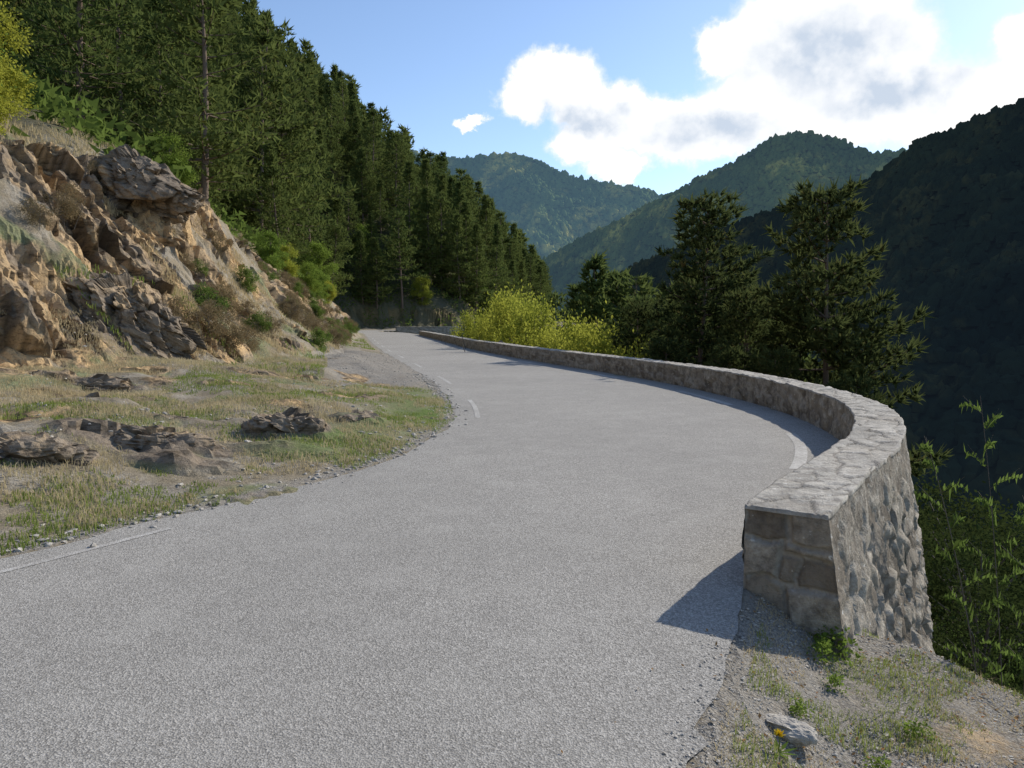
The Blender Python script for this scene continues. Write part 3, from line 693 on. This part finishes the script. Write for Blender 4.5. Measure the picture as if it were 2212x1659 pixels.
for i,(x_,y_,zt,v) in enumerate([(6.3,9.6,-1.6,0),(7.6,11.6,-1.4,0),(8.8,13.6,-1.7,0),(5.2,7.7,-2.0,0),(4.75,6.9,-2.2,0),(4.3,6.0,-2.1,0),(9.8,15.8,-1.8,0),(3.9,5.2,-1.9,0),(4.9,6.3,-1.9,1),(10.5,18,-2.0,0),(3.7,4.6,-1.5,0),(7.6,14.5,-3.6,2),(5.6,8.6,-3.0,1),(6.9,10.6,-2.6,1)]):
    zz=gz(x_,y_)[0];H=max(.25,(zt-zz)/3.4)
    o=place('bush',DV[v],x_,y_,zz-.2,H,i*2.3,'dark leafy bush on the steep bank below the wall' if v==0 else 'light green bush on the steep bank below the wall','bush','bushes on the bank below the wall');o.scale=(max(.5,H),)*2+(H,)
o=place('bush',DV[0],3.25,3.5,gz(3.25,3.5)[0]-.05,.27,1.,'small leafy bush at the edge of the gravel shoulder','bush','bushes on the bank below the wall')
def robinia(seed):
    r=RS(seed);A=Acc();Lf=[]
    for s in range(5):
        a=s*1.26+r.rand()*.4;L=2.1+1.1*r.rand();t=np.linspace(0,1,14)[:,None]
        d=np.array([math.cos(a)*.25,math.sin(a)*.25,1.]);pts=d*L*t*.9+np.array([math.cos(a),math.sin(a),-.25])*.75*t**2.5
        A.a(tube(pts,np.linspace(.014,.003,14),5))
        for q in range(15):
            tt=.55+.45*q/15;p=np.array([np.interp(tt,t[:,0],pts[:,c]) for c in range(3)])
            az=q*2.4+s;dd=np.array([math.cos(az),math.sin(az),.25]);l=.26+.10*r.rand()
            A.a(tube([p,p+dd*l],[.0018,.001],3))
            sd=np.array([-math.sin(az),math.cos(az),0.])
            for g in range(1,9):
                c=p+dd*l*g/8.+np.array([0,0,-.04*(g/8.)**2])
                for sg in(-1,1):
                    e=sd*sg*.85+dd*.4;e/=np.linalg.norm(e);pw=np.cross(e,[0,0,1]);ll=.06;tz_=r.randn()*.02
                    Lf.append([c,c+e*ll*.5+pw*ll*.3+[0,0,.012],c+e*ll+[0,0,tz_],c+e*ll*.5-pw*ll*.3+[0,0,.004]])
    V=np.array(Lf).reshape(-1,3);return A.mesh('stem'),mesh_np('foliage',V,np.arange(len(V)).reshape(-1,4)),None
RV=robinia(600);setm(RV,M_bark2,M_leafm)
for x_,y_,zt in [(4.0,5.5,1.4)]:
    zz=gz(x_,y_)[0];s_=(zt-zz)/2.6
    o=place('locust_shrub',RV,x_,y_,zz,s_,x_,'slender shrub with feathery compound leaves below the wall','shrub','feathery-leaved shrubs below the wall');
    o.scale=(.6,.6,s_)

def dandelion(x_,y_):
    zz=gz(x_,y_)[0];o=bpy.data.objects.new('dandelion',None);COL.objects.link(o);o.location=(x_,y_,zz)
    o['label']='yellow dandelion flower in the grass of the gravel shoulder';o['category']='flower'
    add('stem',mesh_np('stem',*tube([[0,0,0],[.005,0,.04],[.0,0,.075]],[.003,.0025,.002],6)),M_grass,parent=o)
    r=RS(4);n=70;a=r.rand(n)*6.28;e=r.rand(n)*1.2;d=np.c_[np.cos(a)*np.cos(e),np.sin(a)*np.cos(e),np.sin(e)*.7];C=np.repeat([[0,0,.075]],n,0)
    V,F=sprays(C,d,.022,.004,2,5,.1,.2);m_,nt,out=newmat('yellow_petals');b=NB(nt);b.bsdf(out,b.mix(b.noise(b.coord(),90),(.75,.50,.01),(.85,.68,.03)),.7)
    add('flower_head',mesh_np('flower_head',V,F),m_,parent=o)
    L=[]
    for i in range(9):
        a=i*.7;d=np.array([math.cos(a),math.sin(a),.25]);s=np.array([-math.sin(a),math.cos(a),0])
        L.append([[0,0,0],d*.04+s*.009,d*.08,d*.04-s*.009])
    V=np.array([np.array(q) for l in L for q in l],float)
    add('leaf_rosette',mesh_np('leaf_rosette',V,np.arange(len(V)).reshape(-1,4)),M_leafg,parent=o)
dandelion(1.08,2.86)
WV=setm(broad_meshes(560,.2,.3,260,.035,.02,14,4,1.2,.5),M_bark2,M_leafg)
for x_,y_,s_ in [(1.80,3.97,.75),(1.66,3.85,.5),(1.62,3.6,.4),(1.3,3.2,.35),(1.9,3.3,.4),(1.55,3.0,.35)]:
    place('weed',WV,x_,y_,gz(x_,y_)[0],s_,x_*9,'small green weed growing on the gravel shoulder near the wall end','weed','weeds at the foot of the wall')
r=RS(88);n=1500;x_=r.uniform(-.3,2.6,n);y_=r.uniform(2.2,4.4,n);dr=-sdist(x_,y_,RC);k=(dr>-.5)&(r.rand(n)<np.clip(dr*2+.15,.03,1));x_=x_[k];y_=y_[k];n=len(x_)
dr=sdist(x_,y_,RC);zz=np.where(dr>0,.008,gz(x_,y_))
a=r.rand(n)*6.28;l=.005+.010*r.rand(n);e=np.c_[np.cos(a),np.sin(a),.3*r.randn(n)];p_=np.c_[-np.sin(a),np.cos(a),.3*r.randn(n)];c=np.c_[x_,y_,zz+.006]
V=np.stack([c-e*l[:,None],c+p_*l[:,None]*.5,c+e*l[:,None],c-p_*l[:,None]*.5],1).reshape(-1,3)
M_lit=mat_leaf('fallen_leaves_mat',(.12,.07,.03),(.35,.22,.10),.1,25.,(.4,.05,.03))
add('leaf_litter',mesh_np('leaf_litter',V,np.arange(4*n).reshape(-1,4)),M_lit,'dry brown and red fallen leaves and twigs on the shoulder','leaf litter','stuff')
me=bpy.data.meshes.new('marker_stone');bm=bmesh.new();bmesh.ops.create_cube(bm,size=1)
for v in bm.verts:v.co.x*=.28*(.85 if v.co.z>0 else 1);v.co.y*=.22;v.co.z*=.9
bmesh.ops.bevel(bm,geom=bm.edges[:],offset=.06,segments=3,affect='EDGES');bm.to_mesh(me);bm.free()
add('marker_stone',me,M_cop,'small pale marker stone standing behind the parapet wall','marker stone',loc=(-.55,36.6,.15))

# ------------------------------------------------------------------ hills
def hill(name,R,F,nu,nv,amp,seed,mat,label,ntree,tr,fmat,flabel,tallr=1.2):
    Rr=curve(R,nu);Ff=curve(F,nu)
    v=np.r_[np.linspace(-.6,-.06,6),np.linspace(0,1,nv)]
    P=[]
    for q in v:
        if q>=0:
            p=Rr*(1-q)+Ff*q;p=p.copy();p[:,2]=Rr[:,2]*(1-q**.85)+Ff[:,2]*q**.85
        else:
            p=Rr+(Rr-Ff)*(-q);p=p.copy();p[:,2]=Rr[:,2]-(-q)*(Rr[:,2]-Ff[:,2])*1.1
        P.append(p)
    P=np.array(P).transpose(1,0,2);sh=P.shape;Pf=P.reshape(-1,3)
    vv=np.repeat(v[None],nu,0).ravel();fade=np.clip(np.abs(vv)*4,.10,1)
    n=fbm(Pf/np.array([1,1,2.5])/(amp*5),5,seed,.5)-.5
    rdg=1-np.abs(fbm(Pf/(amp*3.2),4,seed+50)-.5)*4
    Pf[:,2]+=(n*2.4+(rdg-.5)*1.3)*amp*fade
    add(name,mesh_np(name,Pf,gridF(nu,len(v)),True),mat,label,'hill','structure')
    r=RS(seed);Pg=Pf.reshape(sh)
    q00=Pg[:-1,:-1];q10=Pg[1:,:-1];q01=Pg[:-1,1:]
    ar=np.linalg.norm(np.cross(q10-q00,q01-q00),axis=2)
    wgt=ar.copy();wgt[:,:5]=0
    vis_=np.clip(1.25-v[:-1],.05,2);wgt*=vis_[None]
    pr=(wgt/wgt.sum()).ravel();idx=r.choice(len(pr),ntree,p=pr);a,bb=np.unravel_index(idx,wgt.shape)
    s,t=r.rand(ntree,1),r.rand(ntree,1)
    C=Pg[a,bb]*(1-s)*(1-t)+Pg[a+1,bb]*s*(1-t)+Pg[a,bb+1]*(1-s)*t+Pg[a+1,bb+1]*s*t
    ring=5;th=np.arange(ring)*2*math.pi/ring
    base=[[0,0,1.]]+[[.75*math.cos(q),.75*math.sin(q),.6] for q in th]+[[1*math.cos(q+.6),1*math.sin(q+.6),-.15] for q in th]
    base=np.array(base);f=[]
    for i in range(ring):
        j=(i+1)%ring;f+= [[0,1+i,1+j],[1+i,6+i,1+j],[1+j,6+i,6+j]]
    f=np.array(f);kN=len(base)
    J=base[None]*(1+.6*(r.rand(ntree,kN,1)-.5))
    sc=tr*(.45+.8*r.rand(ntree)**1.3)[:,None,None];hh=(tallr*(.6+.8*r.rand(ntree)))[:,None]
    V=J*sc;V[:,:,2]*=hh;V=V+C[:,None,:]+np.array([0,0,tr*.2])
    Fq=f[None]+(np.arange(ntree)*kN)[:,None,None]
    add('forest',mesh_np('forest',V.reshape(-1,3),Fq.reshape(-1,3)),fmat,flabel,'forest','stuff')
MH1=mat_hill('shaded_hill_forest',(.010,.017,.011),(.030,.040,.020),(.06,.056,.022),(.10,.16,.25),.045,.012)  # the hillside's shade is put into these very dark greens
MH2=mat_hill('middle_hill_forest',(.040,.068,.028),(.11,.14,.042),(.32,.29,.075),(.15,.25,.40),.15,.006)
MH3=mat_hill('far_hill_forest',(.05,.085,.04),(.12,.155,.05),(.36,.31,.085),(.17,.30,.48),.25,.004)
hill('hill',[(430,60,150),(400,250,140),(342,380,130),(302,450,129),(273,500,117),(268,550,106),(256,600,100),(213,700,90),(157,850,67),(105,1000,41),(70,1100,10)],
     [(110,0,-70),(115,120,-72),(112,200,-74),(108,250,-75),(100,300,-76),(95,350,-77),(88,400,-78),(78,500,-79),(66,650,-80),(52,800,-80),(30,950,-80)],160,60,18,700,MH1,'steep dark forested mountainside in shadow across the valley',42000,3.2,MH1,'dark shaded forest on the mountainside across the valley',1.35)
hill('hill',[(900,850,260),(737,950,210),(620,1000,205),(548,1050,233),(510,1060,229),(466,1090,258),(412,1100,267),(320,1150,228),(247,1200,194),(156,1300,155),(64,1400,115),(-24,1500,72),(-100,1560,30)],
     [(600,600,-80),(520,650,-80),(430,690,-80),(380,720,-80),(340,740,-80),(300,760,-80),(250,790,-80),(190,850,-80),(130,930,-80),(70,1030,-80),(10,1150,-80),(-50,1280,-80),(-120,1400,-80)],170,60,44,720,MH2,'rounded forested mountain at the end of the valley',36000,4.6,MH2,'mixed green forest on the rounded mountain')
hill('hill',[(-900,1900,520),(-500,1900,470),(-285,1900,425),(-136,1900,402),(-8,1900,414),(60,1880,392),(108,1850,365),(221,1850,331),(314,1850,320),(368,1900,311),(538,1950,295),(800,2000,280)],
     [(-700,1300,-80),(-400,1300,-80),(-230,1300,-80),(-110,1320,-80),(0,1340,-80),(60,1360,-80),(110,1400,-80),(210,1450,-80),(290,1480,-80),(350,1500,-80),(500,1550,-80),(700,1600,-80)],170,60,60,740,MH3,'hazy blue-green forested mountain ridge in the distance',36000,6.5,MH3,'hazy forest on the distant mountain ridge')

# ------------------------------------------------------------------ sky, clouds, sun
SUN_AZ=51.;SUN_EL=32.5
w=bpy.data.worlds.new('World');scene.world=w;w.use_nodes=True;nt=w.node_tree;nt.nodes.clear();b=NB(nt)
out=nt.nodes.new('ShaderNodeOutputWorld')
sky=b.n('TexSky',sky_type='NISHITA');sky.sun_disc=False;sky.sun_elevation=math.radians(SUN_EL);sky.sun_rotation=math.radians(SUN_AZ)
sky.altitude=600;sky.air_density=1.;sky.dust_density=.5;sky.ozone_density=1.5
bg=b.n('Background');bg.inputs[1].default_value=.14
nt.links.new(b.mix(1.,sky.outputs[0],(1.26,1.28,1.34),'MULTIPLY'),bg.inputs[0])
D=b.coord('Generated');sp=b.n('SeparateXYZ');nt.links.new(D,sp.inputs[0])
az=b.math('MULTIPLY',b.math('ARCTAN2',sp.outputs[0],sp.outputs[1]),57.2958);el=b.math('MULTIPLY',b.math('ARCSINE',sp.outputs[2]),57.2958)
cmb=b.n('CombineXYZ');nt.links.new(az,cmb.inputs[0]);nt.links.new(el,cmb.inputs[1])
nz=b.n('TexNoise');nt.links.new(cmb.outputs[0],nz.inputs['Vector']);nz.inputs['Scale'].default_value=.34;nz.inputs['Detail'].default_value=8;nz.inputs['Roughness'].default_value=.64
sub=b.n('VectorMath',operation='SUBTRACT');nt.links.new(nz.outputs['Color'],sub.inputs[0]);sub.inputs[1].default_value=(.5,.5,.5)
scl=b.n('VectorMath',operation='MULTIPLY');nt.links.new(sub.outputs[0],scl.inputs[0]);scl.inputs[1].default_value=(4.6,3.6,0)
wp=b.n('VectorMath',operation='ADD');nt.links.new(cmb.outputs[0],wp.inputs[0]);nt.links.new(scl.outputs[0],wp.inputs[1])
def field(blobs,sm=.25):
    cur=None
    for (a,e,ra,re) in blobs:
        s1=b.n('VectorMath',operation='SUBTRACT');nt.links.new(wp.outputs[0],s1.inputs[0]);s1.inputs[1].default_value=(a,e,0)
        s2=b.n('VectorMath',operation='MULTIPLY');nt.links.new(s1.outputs[0],s2.inputs[0]);s2.inputs[1].default_value=(1/ra,1/re,0)
        s3=b.n('VectorMath',operation='LENGTH');nt.links.new(s2.outputs[0],s3.inputs[0]);v=s3.outputs['Value']
        cur=v if cur is None else b.math('SMOOTH_MIN',cur,v,sm)
    return cur
BL=[(1.4,16.4,2.8,1.7),(3.6,17.3,3.4,2.1),(6.6,15.4,3.8,2.0),(5.9,13.3,3.0,1.6),(10.3,14.2,4.6,1.9),(8.2,11.4,2.6,1.1),(13.9,13.6,5.2,2.3),(15.9,18.7,2.6,1.9),(20.6,18.8,5.0,3.7),(24.8,17.4,4.4,3.4),(20,14.9,5.8,2.8),(27,14.1,5.7,2.8),(31.5,13.3,4.8,2.4),(34.,16.6,2.2,1.8),(23.6,20.8,5,2),(36,14.2,4.,2.6),
    (-3.2,14.6,1.5,.5)]
f=field(BL)
mask=b.rng(f,1.20,.86)
mask=b.math('POWER',mask,1.4)
GB=[(22.3,17.8,5.2,2.6),(26.5,15.0,4.6,1.4),(15.0,13.5,4.6,1.3),(5.6,14.6,3.8,1.1)]
gq=b.rng(field(GB,.5),1.4,.4)
n2=b.noise(cmb.outputs[0],.45,5,.5)
gq=b.math('MULTIPLY',gq,b.rng(n2,.25,.58))
cc=b.mix(gq,(1.12,1.12,1.12),(.62,.71,.84))
cc=b.mix(b.rng(f,1.15,.82,.6,0),cc,(.78,.89,1.02))
bg2=b.n('Background');nt.links.new(cc,bg2.inputs[0]);bg2.inputs[1].default_value=1.
mx=b.n('MixShader');nt.links.new(mask,mx.inputs[0]);nt.links.new(bg.outputs[0],mx.inputs[1]);nt.links.new(bg2.outputs[0],mx.inputs[2]);nt.links.new(mx.outputs[0],out.inputs[0])
sl=bpy.data.lights.new('sun','SUN');sl.energy=5.0;sl.angle=math.radians(.5);sl.color=(1,.935,.83)
so=bpy.data.objects.new('sun',sl);COL.objects.link(so)
a=math.radians(SUN_AZ);e=math.radians(SUN_EL);dv=Vector((math.sin(a)*math.cos(e),math.cos(a)*math.cos(e),math.sin(e)))
so.rotation_euler=(-dv).to_track_quat('-Z','Y').to_euler();so.location=dv*50
cam=bpy.data.cameras.new('camera');cam.lens=26;cam.sensor_width=36;cam.clip_end=12000;cam.clip_start=.05
co=bpy.data.objects.new('camera',cam);COL.objects.link(co);co.location=(0,0,1.6);co.rotation_euler=(math.radians(90-4.94),0,0);scene.camera=co
scene.view_settings.view_transform='Standard';scene.view_settings.look='None';scene.view_settings.exposure=0
